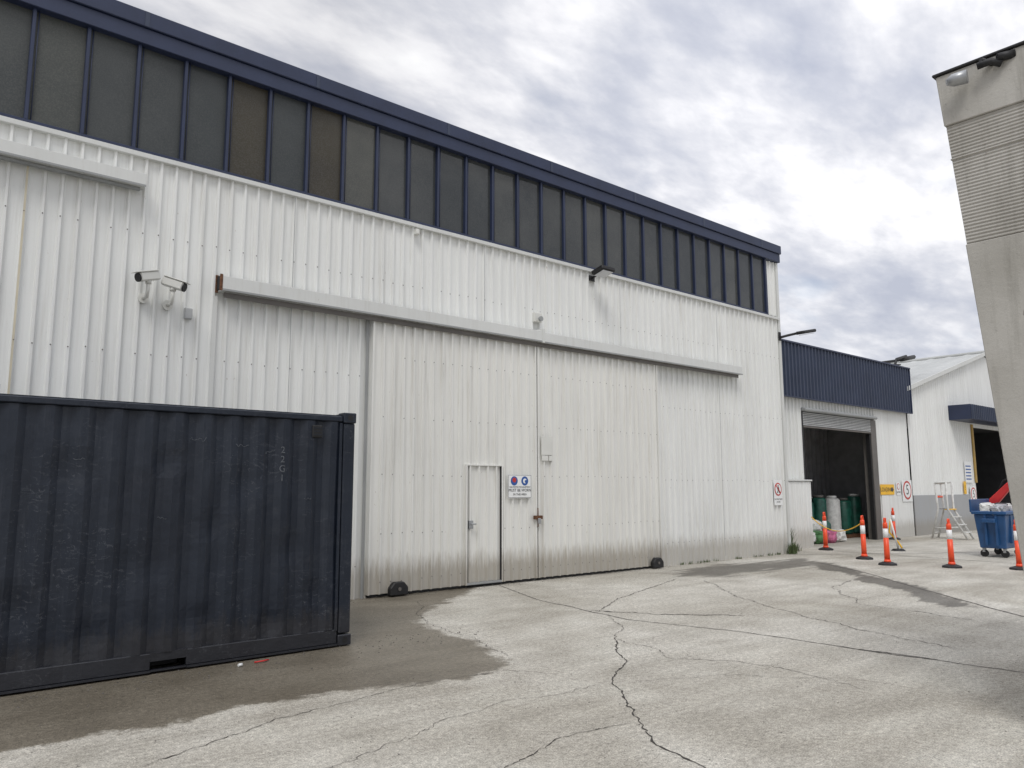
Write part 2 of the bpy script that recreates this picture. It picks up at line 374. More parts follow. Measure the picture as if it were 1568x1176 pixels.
def leaf(name,x0,x1,seed):
    d=empty(name);d.parent=wh;d.matrix_parent_inverse=Matrix.Translation(-Vector(wh.location))
    corr("sheet",x0+.015,x1-.015,.05,4.6,Y-.10,'door',d,seed=seed,wob=.003)
    box("edge_left",x0,x0+.035,Y-.150,Y-.04,.05,4.6,'door',d,.003)
    box("edge_right",x1-.035,x1-.003,Y-.150,Y-.04,.05,4.6,'door',d,.003)
    box("bottom_rail",x0+.03,x1-.03,Y-.080,Y-.05,.015,.12,'dark',d)
    screws("screws",x0,x1,(3.9,2.9,1.95,1.0,.25),Y-.146,d)
    return d
dl=leaf("sliding_door_left",6.33,9.955,5)
dr=leaf("sliding_door_right",9.985,13.64,6)
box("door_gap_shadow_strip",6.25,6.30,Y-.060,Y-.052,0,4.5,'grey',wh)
box("door_astragal",9.957,9.983,Y-.12,Y-.06,.05,4.55,'dark',wh)
pdm=Y-.159
corr("wicket_door",8.29,9.06,.09,2.12,Y-.113,'door',dl,seed=9)
for nm,a in(("frame_l",(8.255,8.285,.05,2.15)),("frame_r",(9.065,9.095,.05,2.15)),("frame_t",(8.285,9.065,2.125,2.15)),("frame_b",(8.285,9.065,.05,.085))):
    box(nm,a[0],a[1],pdm-.004,Y-.09,a[2],a[3],'grey' if nm=='frame_b' else 'door',dl,.002)
box("door_gap_l",8.286,8.292,pdm+.001,Y-.09,.09,2.12,'dark',dl);box("door_gap_r",9.057,9.064,pdm+.001,Y-.09,.09,2.12,'dark',dl)
box("lock_plate",8.31,8.40,pdm-.02,Y-.11,1.02,1.16,'metal',dl,.004);tube("handle",[(8.33,pdm-.05,1.1),(8.44,pdm-.05,1.1)],.012,'metal',dl)
box("latch",9.86,10.06,pdm-.03,Y-.13,1.14,1.21,'rust',dr,.005);box("padlock",9.92,9.99,pdm-.06,pdm-.03,1.06,1.16,'metal',dr,.008)
tube("bolt",[(9.94,pdm-.02,1.0),(9.94,pdm-.02,1.35)],.01,'rust',dr)
for x in(6.85,13.38):
    prism("door_roller_guard",[(x-.17,0.02),(x-.17,.14),(x-.09,.23),(x+.09,.23),(x+.17,.14),(x+.17,.02)],'y',Y-.26,Y-.155,'black',wh,.015)
    disc("guard_hub",(x,Y-.26,.12),.03,'dgrey',wh,'y',.01,8)
def track(name,x0,x1,z0,z1):
    V=[(Y-.054,z0+.0),(Y-.24,z0),(Y-.24,z0+.015),(Y-.235,z1-.05),(Y-.06,z1),(Y-.054,z1)]
    prism(name,V,'x',x0,x1,'white2',wh,.004)
    box("track_drip_edge",x0,x1,Y-.246,Y-.241,z0-.005,z0+.022,'grey',wh)
track("door_track_cover",3.80,10.06,4.56,4.82);track("door_track_cover",10.063,16.9,4.55,4.80)
prism("track_open_end",[(Y-.06,4.585),(Y-.222,4.585),(Y-.218,4.765),(Y-.07,4.79)],'x',3.78,3.80,'dark',wh)
for a in((Y-.245,Y-.228,4.55,4.79),(Y-.06,Y-.045,4.55,4.81)): box("track_end_rim",3.76,3.80,a[0],a[1],a[2],a[3],'rust',wh,.002)
box("track_seam",10.03,10.09,Y-.250,Y-.05,4.545,4.825,'white2',wh,.003)
track("door_track_cover",-9,2.70,5.82,6.05);box("track_shadow_rail",-9,2.65,Y-.16,Y-.1,5.78,5.815,'grey',wh)
box("track_rail",3.85,16.8,Y-.180,Y-.156,4.47,4.545,'dgrey',wh)
box("opening_jamb",3.74,3.80,Y-.058,Y-.048,0,4.5,'white2',wh)
def junction(name,x,z,w,h,mat='offw',d=.09):
    e=empty(name,(x,Y,z));box("housing",x-w/2,x+w/2,Y-.03-d,Y-.03,z-h/2,z+h/2,mat,e,.008);box("lid",x-w/2+.012,x+w/2-.012,Y-.036-d,Y-.031-d,z-h/2+.012,z+h/2-.012,mat,e,.003);return e
junction("junction_box",3.40,4.18,.11,.16,'shut',.05)
j=junction("motion_sensor",10.04,5.07,.2,.19);disc("eye",(10.04,Y-.17,5.03),.05,'grey',j,'y',.04)
junction("small_vent_box",7.19,6.2,.08,.1)
def seccam(x,z,ang):
    e=empty("security_camera",(x,Y,z))
    rot=Matrix.Rotation(ang,3,'Z')@Matrix.Rotation(R(18),3,'Y')
    S=1.15
    def T(p): return Vector((x,Y-.26,z+.10))+rot@(Vector(p)*S)
    disc("base",(x,Y-.03,z-.16),.07,'offw',e,'y',.04)
    tube("arm",[(x,Y-.06,z-.16),(x,Y-.22,z-.17),(x,Y-.26,z-.08),(x,Y-.26,z+.05)],.026,'offw',e)
    bx=box("body",-.13,.13,-.05,.05,-.05,.055,'offw',e,.015)
    for v in bx.data.vertices: v.co=T(v.co)
    hd=box("hood",-.12,.175,-.058,.058,.056,.068,'offw',e,.003)
    for v in hd.data.vertices: v.co=T(v.co)
    tube("lens",[T((.131,0,0)),T((.15,0,0))],.052*S,'black',e,16)
    tube("joint",[(x,Y-.26,z+.0),(x,Y-.26,z+.05)],.04,'offw',e)
seccam(2.80,4.47,R(200));seccam(3.12,4.42,R(-38))
fl=empty("floodlight",(11.65,Y,6.2))
box("bracket_plate",11.56,11.74,Y-.058,Y-.047,6.1,6.22,'black',fl,.003)
tube("arm",[(11.65,Y-.04,6.16),(11.65,Y-.25,6.22)],.025,'black',fl)
box("head",11.45,11.85,Y-.55,Y-.22,6.20,6.29,'black',fl,.015,Matrix.Rotation(R(-14),3,'X'))
box("glass",11.50,11.80,Y-.53,Y-.26,6.18,6.19,'lens',fl,0,Matrix.Rotation(R(-14),3,'X'))
wl=empty("wall_lamp",(19.0,Y,5.85))
box("mount",18.98,19.08,Y-.088,Y-.058,5.72,5.95,'black',wl,.005)
tube("arm",[(19.03,Y-.07,5.8),(19.2,Y-.2,5.86),(19.5,Y-.45,5.95)],.035,'black',wl)
box("head",19.30,20.0,Y-.64,Y-.38,5.93,6.02,'black',wl,.025,Matrix.Rotation(R(-12),3,'Y'));box("diffuser",19.4,19.95,Y-.59,Y-.43,5.905,5.918,'lens',wl,0,Matrix.Rotation(R(-12),3,'Y'))
def sign(name,x0,x1,z0,z1,y,mat='signw'):
    e=empty(name,((x0+x1)/2,y,z0));box("plate",x0,x1,y-.006,y,z0,z1,mat,e,.002);return e
s=sign("safety_sign",9.21,9.79,1.54,1.98,Y-.16);yy=Y-.168
for a in((9.22,9.78,1.55,1.556),(9.22,9.78,1.964,1.97),(9.22,9.226,1.556,1.964),(9.774,9.78,1.556,1.964)): box("border",a[0],a[1],yy,yy+.001,a[2],a[3],'signk',s)
disc("pictogram_a",(9.36,yy+.001,1.86),.085,'signb',s,'y',.002);disc("pictogram_b",(9.62,yy+.001,1.86),.085,'signb',s,'y',.002)
disc("pictogram_a_head",(9.36,yy-.001,1.875),.045,'signr',s,'y',.002);disc("pictogram_b_head",(9.62,yy-.001,1.86),.045,'signw',s,'y',.002);disc("ear",(9.645,yy-.003,1.85),.028,'signb',s,'y',.002)
text("line1","THIS PROTECTIVE EQUIPMENT",(9.5,yy-.001,1.745),.038,'signk',s);text("line2","MUST BE WORN",(9.5,yy-.001,1.685),.075,'signk',s);text("line3","IN THIS AREA",(9.5,yy-.001,1.61),.055,'signk',s)
s=sign("notice_board",10.06,10.36,2.36,2.72,Y-.152,'offw');box("lower_plate",10.07,10.24,Y-.159,Y-.153,2.25,2.35,'offw',s,.002);box("lower_plate_b",10.255,10.36,Y-.159,Y-.153,2.25,2.35,'offw',s,.002)
def ringsign(e,x,z,r,y,glyph=None,slash=False):
    disc("disc_red",(x,y,z),r,'signr',e,'y',.003);disc("disc_white",(x,y-.004,z),r*.80,'signw',e,'y',.002)
    if glyph: text("number",glyph,(x,y-.008,z),r*1.5,'signk',e)
    if slash:
        disc("head",(x,y-.0065,z+r*.5),r*.14,'signk',e,'y',.002)
        prism("figure",[(x-r*.12,z+r*.32),(x+r*.18,z+r*.32),(x+r*.3,z-r*.05),(x+r*.15,z-r*.1),(x+r*.35,z-r*.6),(x+r*.18,z-r*.62),(x,z-r*.2),(x-r*.25,z-r*.62),(x-r*.42,z-r*.58),(x-r*.1,z-r*.05),(x-r*.35,z-r*.0)],'y',y-.0085,y-.0065,'signk',e)
        w=r*.06;a=r*.6
        prism("slash",[(x-a-w,z+a-w),(x-a+w,z+a+w),(x+a+w,z-a+w),(x+a-w,z-a-w)],'y',y-.011,y-.009,'signr',e)
s=sign("no_pedestrian_sign",18.40,18.80,1.26,1.92,Y-.050);ringsign(s,18.6,1.68,.17,Y-.058,None,True)
text("caption","NO PEDESTRIAN",(18.6,Y-.058,1.42),.05,'signk',s);text("caption2","ACCESS",(18.6,Y-.058,1.35),.05,'signk',s)
# ---------------------------------------------------------------- second (workshop) building
Y2=12.0
wb=empty("workshop_building",(24,Y2,0))
corr("wall_left",XR+.05,21.62,-.05,4.4,Y2,'white',wb,seed=12)
corr("wall_right",26.42,29.0,-.05,4.4,Y2,'white',wb,seed=13,depth=.008)
corr("lintel_cladding",21.62,26.42,4.12,4.4,Y2,'white',wb,seed=14)
box("low_block_wall",XR+.04,21.38,Y2-.32,Y2-.05,-.05,1.90,'white',wb,.01)
corr("low_block_cladding",XR+.06,21.36,.0,1.88,Y2-.33,'white',wb,seed=15,depth=.015)
box("low_block_cap",XR+.03,21.42,Y2-.37,Y2-.048,1.905,1.95,'white2',wb,.005)
box("roller_drum_cover",21.6,26.3,Y2-.2,Y2+.1,4.0,4.1,'grey',wb,.03)
for i in range(8): box("roller_slat",21.64,26.05,Y2-.06,Y2-.02,3.58+i*.052,3.618+i*.052,'shut',wb,.014)
box("roller_bottom_bar",21.64,26.05,Y2-.07,Y2-.01,3.52,3.565,'dgrey',wb,.005)
box("roller_backing",21.64,26.05,Y2-.018,Y2-.01,3.57,4.1,'black',wb)
box("left_guide",21.56,21.63,Y2-.06,Y2+.1,0,3.98,'black',wb);box("right_column",26.05,26.42,Y2-.06,Y2+.25,0,3.99,'dgrey',wb,.01);box("right_guide",25.97,26.045,Y2-.03,Y2+.1,0,3.5,'black',wb)
box("base_plinth",26.6,29.0,Y2-.03,Y2-.012,.0,1.45,'white',wb,.003)
box("awning_fascia_back",XR+.05,29.1,Y2-.14,Y2+.1,4.42,5.98,'navy',wb)
corr("awning_fascia_sheet",XR+.06,29.1,4.4,6.0,Y2-.16,'navyrib',wb,pitch=.2,seed=16,depth=.04,wob=.001)
box("awning_cap",XR+.05,29.14,Y2-.22,Y2+.12,6.0,6.05,'navy',wb,.005);box("awning_bottom_trim",XR+.05,29.12,Y2-.21,Y2-.13,4.36,4.39,'navy',wb,.004)
box("awning_end",29.1,29.14,Y2-.2,Y2+.1,4.38,6.0,'navy',wb)
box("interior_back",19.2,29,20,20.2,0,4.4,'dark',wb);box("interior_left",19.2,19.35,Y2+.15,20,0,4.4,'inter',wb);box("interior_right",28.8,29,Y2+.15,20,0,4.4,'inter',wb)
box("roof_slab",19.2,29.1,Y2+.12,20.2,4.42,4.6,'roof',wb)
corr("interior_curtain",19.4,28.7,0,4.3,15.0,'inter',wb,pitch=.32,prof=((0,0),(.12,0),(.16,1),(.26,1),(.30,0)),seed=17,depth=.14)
for x in(23,26): box("interior_post",x,x+.15,14.6,14.75,0,4.4,'dgrey',wb)
gb=empty("gable_warehouse",(37,Y2,0));YG=12.02
def top(x): return 5.30+(x-29.3)*.269 if x<37.3 else 7.45-(x-37.3)*.269
corr("gable_wall_left",29.14,35.3,-.05,5,YG,'white',gb,seed=20,topf=top,depth=.012,zstep=1.5)
corr("gable_wall_right",40.5,45.4,-.05,5,YG,'white',gb,seed=21,topf=top,depth=.012)
prism("gable_wall_top",[(35.3,4.2),(40.5,4.2),(40.5,top(40.5)),(37.3,top(37.3)),(35.3,top(35.3))],'y',YG,YG+.1,'white',gb)
box("grey_dado",29.14,34.9,YG-.05,YG-.015,0,1.43,'dado',gb,.003)
for nm,xa,xb in(("roof_left",26.8,37.3),("roof_right",37.3,47.5)):
    V=[];F=[]
    ys=[YG-.18+.19*i for i in range(150)]
    for i,yv in enumerate(ys):
        o=.03 if i%4==0 else 0
        V+=[(xa,yv,top(xa)+.1+o),(xb,yv,top(xb)+.1+o)]
        if i:F.append((2*i-2,2*i-1,2*i+1,2*i))
    obj(nm,V,F,'roof',gb)
prism("verge_flashing",[(28.9,top(28.9)+.0),(37.3,top(37.3)+0),(37.3,top(37.3)+.16),(28.9,top(28.9)+.16)],'y',YG-.2,YG-.17,'white2',gb)
tube("ridge_cap",[(37.3,YG-.2,7.58),(37.3,40,7.58)],.08,'roof',gb,8)
box("awning_band",33.0,44,11.2,YG+.0,4.36,4.95,'navy',gb,.01)
corr("awning_band_sheet",33.0,44,4.37,4.94,11.19,'navyrib',gb,seed=22)
box("opening_room",35.4,41,YG+3,YG+3.1,0,4.3,'dark',gb);box("opening_side",35.35,35.4,YG+.1,YG+3,0,4.3,'dark',gb);box("opening_side_r",40.6,40.7,YG+.1,YG+3,0,4.3,'dark',gb);box("opening_top",35.35,40.7,YG+.12,YG+3,4.25,4.3,'dark',gb)
box("jamb",35.16,35.30,YG-.08,YG-.02,1.9,4.3,'ochre',gb,.01)
box("rear_shell",29.2,45.3,YG+6,39,0,5.2,'grey',gb)
rp=empty("roof_pipes",(29,13,6.1))
tube("pipe_1",[(28.4,12.6,6.25),(30.2,12.8,6.55),(31.6,12.8,6.8)],.06,'black',rp,6)
tube("pipe_2",[(29.2,12.4,6.05),(29.5,12.4,6.5),(30.6,12.5,6.75)],.05,'black',rp,6)
tube("pipe_3",[(30.4,12.6,6.6),(32.3,12.9,6.95)],.09,'black',rp,6)
tube("pipe_4",[(28.6,12.5,6.1),(29.1,12.5,6.3)],.05,'black',rp,6)
tube("pipe_5",[(28.0,12.6,6.15),(31.0,12.9,6.5)],.03,'black',rp,6)
s=sign("yellow_direction_sign",26.5,27.55,1.47,1.82,Y2-.035,'yellow');text("label","LOADING",(26.95,Y2-.045,1.64),.2,'signk',s);prism("arrow",[(27.3,1.6),(27.4,1.6),(27.4,1.56),(27.5,1.645),(27.4,1.73),(27.4,1.69),(27.3,1.69)],'y',Y2-.048,Y2-.044,'signk',s)
s=sign("information_sign",27.72,28.05,1.45,1.9,Y2-.035);ringsign(s,27.88,1.75,.11,Y2-.043)
text("label","NOTICE",(27.88,Y2-.045,1.55),.08,'signk',s)
s=sign("speed_limit_sign",28.15,28.95,1.22,1.97,Y2-.05);ringsign(s,28.55,1.62,.33,Y2-.058,"5")
s=sign("instruction_sign",34.1,34.85,1.9,2.75,YG-.04)
for i in range(5): box("text_line",34.2,34.75,YG-.05,YG-.047,2.02+i*.13,2.07+i*.13,'signb',s)
s=sign("speed_limit_sign",34.45,35.1,1.1,1.75,YG-.06);ringsign(s,34.78,1.43,.28,YG-.068,"5")
s=sign("hazard_sign",33.85,34.1,1.45,1.95,YG-.055,'yellow');text("label","!",(33.97,YG-.063,1.7),.3,'signk',s)
# ---------------------------------------------------------------- shipping container
c=empty("shipping_container",(1.34,9.14,0))
cx0,cx1,cy0,cy1,cz0,cz1=-1.69,4.37,7.92,10.36,.02,2.59
prof=((0,0),(.072,0),(.14,1),(.212,1))
def dent(x,z):
    d=0
    for (dx,dz,r,a) in ((1.5,1.9,.28,.030),(2.35,2.0,.2,.024),(3.05,1.75,.3,.028),(2.1,1.0,.35,.026),(3.6,1.1,.25,.028),(1.1,.7,.3,.022),(3.9,.6,.2,.022),(2.7,.45,.22,.022),(.6,1.5,.3,.02),(3.45,.35,.18,.022),(1.75,.4,.2,.02),(2.75,1.35,.2,.02)):
        q=((x-dx)**2+(z-dz)**2)/(r*r)
        if q<1: d+=a*(1-q)**2
    return d
o=corr("side_panel_front",cx0+.14,cx1-.15,cz0+.17,cz1-.11,cy0+.065,'cont',c,pitch=.28,prof=prof,depth=.042,zstep=.07,wob=.006,seed=30)
for v in o.data.vertices:
    v.co.y+=dent(v.co.x,v.co.z)+.003*noise.noise(Vector((v.co.x*6,v.co.z*5,2)))
corr("side_panel_back",cx0+.14,cx1-.15,cz0+.17,cz1-.11,cy1-.04,'cont',c,pitch=.28,prof=prof,depth=.036)
for xx,nm in((cx1-.05,"door_end"),(cx0+.05,"front_end")):
    V=[];F=[];y=cy0+.12
    while y<cy1-.12:
        for a,b2 in prof:
            if y+a<cy1-.1: V+=[(xx-b2*.036,y+a,cz0+.17),(xx-b2*.036,y+a,cz1-.1)]
        y+=.28
    for i in range(len(V)//2-1):F.append((2*i,2*i+2,2*i+3,2*i+1))
    obj(nm,V,F,'cont',c)
box("roof",cx0+.05,cx1-.05,cy0+.06,cy1-.06,cz1-.06,cz1-.03,'cont',c)
box("floor",cx0+.1,cx1-.1,cy0+.08,cy1-.08,.12,.17,'cont',c)
box("top_rail_front",cx0+.16,cx1-.17,cy0+.008,cy0+.07,cz1-.105,cz1-.045,'cont',c,.008)
box("top_rail_back",cx0+.16,cx1-.17,cy1-.07,cy1-.01,cz1-.115,cz1-.045,'cont',c,.008)
fp=[(cx0+.17,.12),(.42,2.27),(2.60,cx1-.17)]
for a,b2 in fp:
    box("bottom_rail_front",a,b2,cy0+.02,cy0+.07,cz0+.02,cz0+.17,'cont',c,.006)
    box("bottom_rail_lip",a,b2,cy0-.0,cy0+.075,cz0+.0,cz0+.018,'cont',c)
for a,b2 in((.12,.42),(2.27,2.60)):
    box("fork_pocket_bridge",a-.01,b2+.01,cy0+.022,cy0+.07,cz0+.095,cz0+.172,'cont',c)
    box("fork_pocket_inside",a,b2,cy0+.3,cy0+.35,cz0,cz0+.13,'black',c)
    box("fork_pocket_base",a-.01,b2+.01,cy0+.015,cy0+.1,cz0+.003,cz0+.016,'cont',c)
box("bottom_rail_back",cx0+.16,cx1-.17,cy1-.07,cy1-.02,cz0,cz0+.17,'cont',c)
for x0,x1 in((cx0,cx0+.16),(cx1-.16,cx1)):
    for y0,y1 in((cy0,cy0+.15),(cy1-.15,cy1)):
        box("corner_post",x0+.01,x1-.01,y0+.012,y1-.012,cz0+.12,cz1-.12,'cont',c,.012)
        for z0 in(cz0-.01,cz1-.118):
            box("corner_casting",x0,x1,y0,y1,z0,z0+.118,'cont',c,.01)
            if y0==cy0: disc("casting_hole",((x0+x1)/2,y0+.001,z0+.06),.034,'black',c,'y',.003,16)
    box("end_header",x0+.02,x1-.02,cy0+.15,cy1-.15,cz1-.1,cz1-.01,'cont',c);box("end_sill",x0+.02,x1-.02,cy0+.15,cy1-.15,cz0,cz0+.15,'cont',c)
box("post_inner_flange",cx1-.20,cx1-.165,cy0+.015,cy0+.05,cz0+.15,cz1-.12,'cont',c,.005)
box("vent",3.83,3.95,cy0+.0,cy0+.03,2.29,2.43,'black',c,.01)
for i in range(3):box("vent_slot",3.84,3.94,cy0-.006,cy0-.001,2.32+i*.036,2.328+i*.036,'cont',c)
for i,ch in enumerate("22G1"):
    text("marking",ch,(3.50,cy0+.0175,2.14-i*.10),.10,'mark',c)
def scrib(x,z,s,seed):
    P=[(x+s*(i/10-.5)+.02*noise.noise(Vector((i*.8,seed,0))),cy0+.012,z+s*.35*noise.noise(Vector((i*.55,seed,3)))) for i in range(11)]
    tube("scuff_mark",P,.0022,'mark',c,4)
for i,(x,z,s) in enumerate(((2.6,2.22,.16),(3.05,2.18,.14),(3.35,2.12,.10),(1.55,2.0,.10),(2.3,1.45,.08),(3.8,1.62,.07))): scrib(x,z,s,i*1.7)
tube("rag_red",[(3.2,7.75,.012),(3.28,7.72,.02),(3.36,7.78,.012)],.008,'red',None,6).name="red_rag"
tube("litter",[(3.02,7.7,.018),(3.06,7.71,.018)],.015,'signw',None,8).name="plastic_litter"
sf=empty("steel_gate",(0,10.7,0))
tube("top_rail",[(-4,10.7,2.93),(1.2,10.7,2.93),(1.2,10.7,0.02)],.025,'metal',sf)
tube("mid_rail",[(-4,10.7,2.83),(1.2,10.7,2.83)],.018,'metal',sf)
for i in range(18): tube("bar",[(-4+i*.29,10.7,.1),(-4+i*.29,10.7,2.93)],.008,'metal',sf,6)
# ---------------------------------------------------------------- bollards
def bollard(x,y,lean=0):
    e=empty("safety_bollard",(x,y,0))
    tube("base",[(x,y,.0),(x,y,.035),(x,y,.07)],.2,'black',e,8,[.21,.20,.10],False)
    tube("foot",[(x,y,.06),(x,y,.12)],.07,'orange',e,16,[.08,.065])
    def p(z): return (x+lean*z,y+lean*.5*z,z)
    tube("post_low",[p(.1),p(.35),p(.60)],.05,'orange',e,16,[.062,.058,.055])
    tube("band",[p(.60),p(.80)],.05,'refl',e,16,[.056,.054])
    tube("post_top",[p(.80),p(.90),p(.94)],.05,'orange',e,16,[.053,.050,.04])
    a=p(.97);ax,ay=a[0],a[1]
    tube("handle",[(ax-.02,ay,.93),(ax-.04,ay,.97),(ax-.035,ay,1.03),(ax+.035,ay,1.03),(ax+.04,ay,.97),(ax+.02,ay,.93)],.018,'orange',e,8)
for x,y,l in((20.8,11.0,-.03),(18.85,9.0,.05),(17.84,8.0,.04),(18.3,6.83,.06),(18.9,5.72,.07),(26.6,11.65,0)): bollard(x,y,l)
ch=empty("yellow_barrier_chain",(20,9.5,.8))
P=[]
for i in range(25):
    t=i/24;P.append((18.85+(21.2-18.85)*t,9.0+(11.6-9.0)*t,.88-.5*4*t*(1-t)*.6))
tube("chain",P,.013,'yellow',ch,6)
hp=empty("hose_stand",(22.0,9.55,0))
tube("base",[(22,9.55,0),(22,9.55,.05)],.19,'black',hp,8,[.2,.14],False);tube("pole",[(22,9.55,.05),(21.75,9.6,.85)],.025,'signw',hp,8);tube("hose",[(21.75,9.6,.85),(21.85,9.7,.5),(22.1,9.6,.25),(22.0,9.45,.08)],.022,'yellow',hp,8)
# ---------------------------------------------------------------- dumpster
d=empty("rubbish_bin",(22.2,7.1,0))
x0,x1,y0,y1=21.55,22.9,6.75,7.45
def frus(name,xa,xb,ya,yb,z0,xc,xd,yc,yd,z1,mat,par,bev=0):
    V=[(xa,ya,z0),(xb,ya,z0),(xb,yb,z0),(xa,yb,z0),(xc,yc,z1),(xd,yc,z1),(xd,yd,z1),(xc,yd,z1)]
    return fixn(obj(name,V,[(0,3,2,1),(4,5,6,7),(0,1,5,4),(1,2,6,5),(2,3,7,6),(3,0,4,7)],mat,par),bev)
frus("tub",x0+.1,x1-.1,y0+.06,y1-.06,.22,x0,x1,y0,y1,1.05,'blue',d,.02)
box("rim",x0-.05,x1+.05,y0-.04,y1+.04,1.05,1.13,'blue',d,.015)
for a in(.3,.6,.9): box("rib",x0+a+.05,x0+a+.1,y0-.015,y0+.04,.35,1.05,'blue',d)
for a in(.18,.42): box("rib_end",x0-.02,x0+.05,y0+a,y0+a+.05,.3,1.05,'blue',d)
box("lifting_lug",x0-.1,x0-.02,y0+.2,y0+.5,.85,.95,'blue',d,.01)
box("open_lid",x0+.02,x1-.02,y1+.05,y1+.09,1.1,1.42,'blue',d,.01)
for xx in(x0+.2,x1-.2):
    for yv in(y0+.12,y1-.12):
        tube("wheel",[(xx-.03,yv,.09),(xx+.03,yv,.09)],.09,'black',d,14);box("castor",xx-.05,xx+.05,yv-.03,yv+.03,.12,.23,'metal',d)
def bag(name,c,s,mat,par,seed):
    bm=bmesh.new();bmesh.ops.create_icosphere(bm,subdivisions=3,radius=1)
    for v in bm.verts:
        p=v.co.copy();q=Vector([math.copysign(abs(a)**.6,a) for a in p])
        q*=1+.22*noise.noise(p*2.3+Vector((seed,0,0)))+.10*noise.noise(p*7+Vector((seed,0,0)))
        v.co=Vector((q.x*s[0],q.y*s[1],q.z*s[2]))+Vector(c)
    me=bpy.data.meshes.new(name);bm.to_mesh(me);bm.free();me.materials.append(M[mat])
    o=bpy.data.objects.new(name,me);sc.collection.objects.link(o);o.parent=par;o.matrix_parent_inverse=Matrix.Translation(-Vector(par.location))
for i,(cx,cy,cz,mt) in enumerate(((21.8,7.2,1.20,'bagw'),(22.1,7.0,1.17,'metal'),(22.4,7.1,1.2,'black'),(22.7,7.1,1.18,'bagw'),(21.75,6.95,1.13,'metal'))): bag("rubbish",(cx,cy,cz),(.2,.15,.13),mt,d,i*3.1)
rc=empty("red_hoist_arm",(22.6,7.3,1.2))
prism("arm",[(7.62,1.26),(7.58,1.38),(7.10,1.84),(6.74,2.06),(6.70,1.96),(7.02,1.70),(7.35,1.30)],'x',23.0,23.14,'red',rc,.02)
tube("strut",[(23.2,7.75,1.2),(23.2,7.3,1.5),(23.2,6.8,2.0)],.03,'metal',rc,8)
tube("post",[(23.1,7.5,.02),(23.1,7.45,1.35)],.05,'red',rc,8)
tube("cable",[(23.1,7.5,1.3),(23.1,7.2,1.9),(23.1,6.8,2.05)],.018,'black',rc,8)
prism("arm_lower",[(7.0,1.15),(6.60,1.25),(6.55,1.42),(6.75,1.38)],'x',22.95,23.1,'red',rc,.02)
# ---------------------------------------------------------------- step ladder
L=empty("platform_ladder",(28,10.4,0))
bx,by=28.0,10.0
for dx in(0,.5):
    tube("front_leg",[(bx+dx,by-.1,.02),(bx+dx,by+.45,1.0),(bx+dx,by+.45,1.9)],.035,'bagw',L,8)
    tube("rear_leg",[(bx+dx,by+1.0,.02),(bx+dx,by+.75,1.0),(bx+dx,by+.8,1.85)],.035,'bagw',L,8)
    tube("top_rail",[(bx+dx,by+.45,1.9),(bx+dx,by+.8,1.85)],.035,'bagw',L,8)
    tube("side_brace",[(bx+dx,by+.1,.4),(bx+dx,by+.93,.35)],.025,'bagw',L,8)
for i in range(4):
    t=(i+1)/4.;box("tread",bx,bx+.5,by-.1+.55*t-.1,by-.1+.55*t+.1,1.0*t-.03,1.0*t,'bagw' if i<3 else 'yellow',L,.005)
box("platform",bx,bx+.5,by+.45,by+.78,.99,1.02,'metal',L,.005)
tube("rear_cross",[(bx,by+.95,.2),(bx+.5,by+.95,.2)],.02,'bagw',L,8);tube("back_rail",[(bx,by+.8,1.85),(bx+.5,by+.8,1.85)],.03,'bagw',L,8);tube("red_bar",[(bx,by+.78,1.4),(bx+.5,by+.78,1.4)],.035,'orange',L,8)
# ---------------------------------------------------------------- goods inside roller door
for i,(x,y) in enumerate(((24.3,13.5),(25.0,13.4),(25.7,13.3),(26.4,13.25),(27.1,13.2),(24.6,14.2),(25.6,14.1))):
    e=empty("wrapped_roll",(x,y,0));hz=random.uniform(-.12,.06);rr=random.uniform(.92,1.05)
    tube("roll",[(x,y,.12),(x,y,.2),(x,y,1.3+hz),(x,y,1.37+hz)],.27,'green' if i!=2 else 'bagw',e,20,[.26*rr,.28*rr,.27*rr,.22*rr])
    tube("cap",[(x,y,1.37+hz),(x,y,1.46+hz)],.17,'dgrey' if i%2 else 'bagw',e,16)
    box("pallet",x-.32,x+.32,y-.3,y+.3,0,.12,'rust',e)
pb=empty("bag_pile",(22.9,12.6,0))
for i,(x,y,z,mt) in enumerate(((22.35,12.5,.2,'bagw'),(22.9,12.4,.2,'lime'),(23.5,12.4,.18,'pink'),(22.5,12.7,.55,'lime'),(23.1,12.7,.52,'bagw'),(23.7,12.7,.48,'green'),(22.4,12.9,.9,'bagw'),(23.0,13.0,.85,'lime'),(22.6,13.0,1.15,'bagw'),(24.1,12.4,.2,'bagw'))):
    bag("bag",(x,y,z),(.32,.28,.19),mt,pb,i*2.3+1)
V=[];F=[]
def tuft(cx,cy,n,h,sp):
    for i in range(n):
        x=cx+random.gauss(0,sp);y=cy+random.gauss(0,sp*.5);a=random.uniform(0,6.28);hh=h*random.uniform(.3,1);lx=math.cos(a)*hh*random.uniform(.1,.6);ly=math.sin(a)*hh*random.uniform(.1,.6)
        w=random.uniform(.003,.009);b=len(V);px,py=-math.sin(a)*w,math.cos(a)*w
        V.extend([(x-px,y-py,0),(x+px,y+py,0),(x+lx*.4+px,y+ly*.4+py,hh*.6),(x+lx*.4-px,y+ly*.4-py,hh*.6),(x+lx,y+ly,hh)]);F.extend([(b,b+1,b+2,b+3),(b+3,b+2,b+4)])
tuft(18.95,10.95,160,.35,.10);tuft(19.25,11.3,300,.75,.10);tuft(19.7,11.4,100,.25,.18)
for i in range(14): tuft(random.uniform(13.7,18.5),11.05,12,.08,.05)
obj("weeds",V,F,'grass')
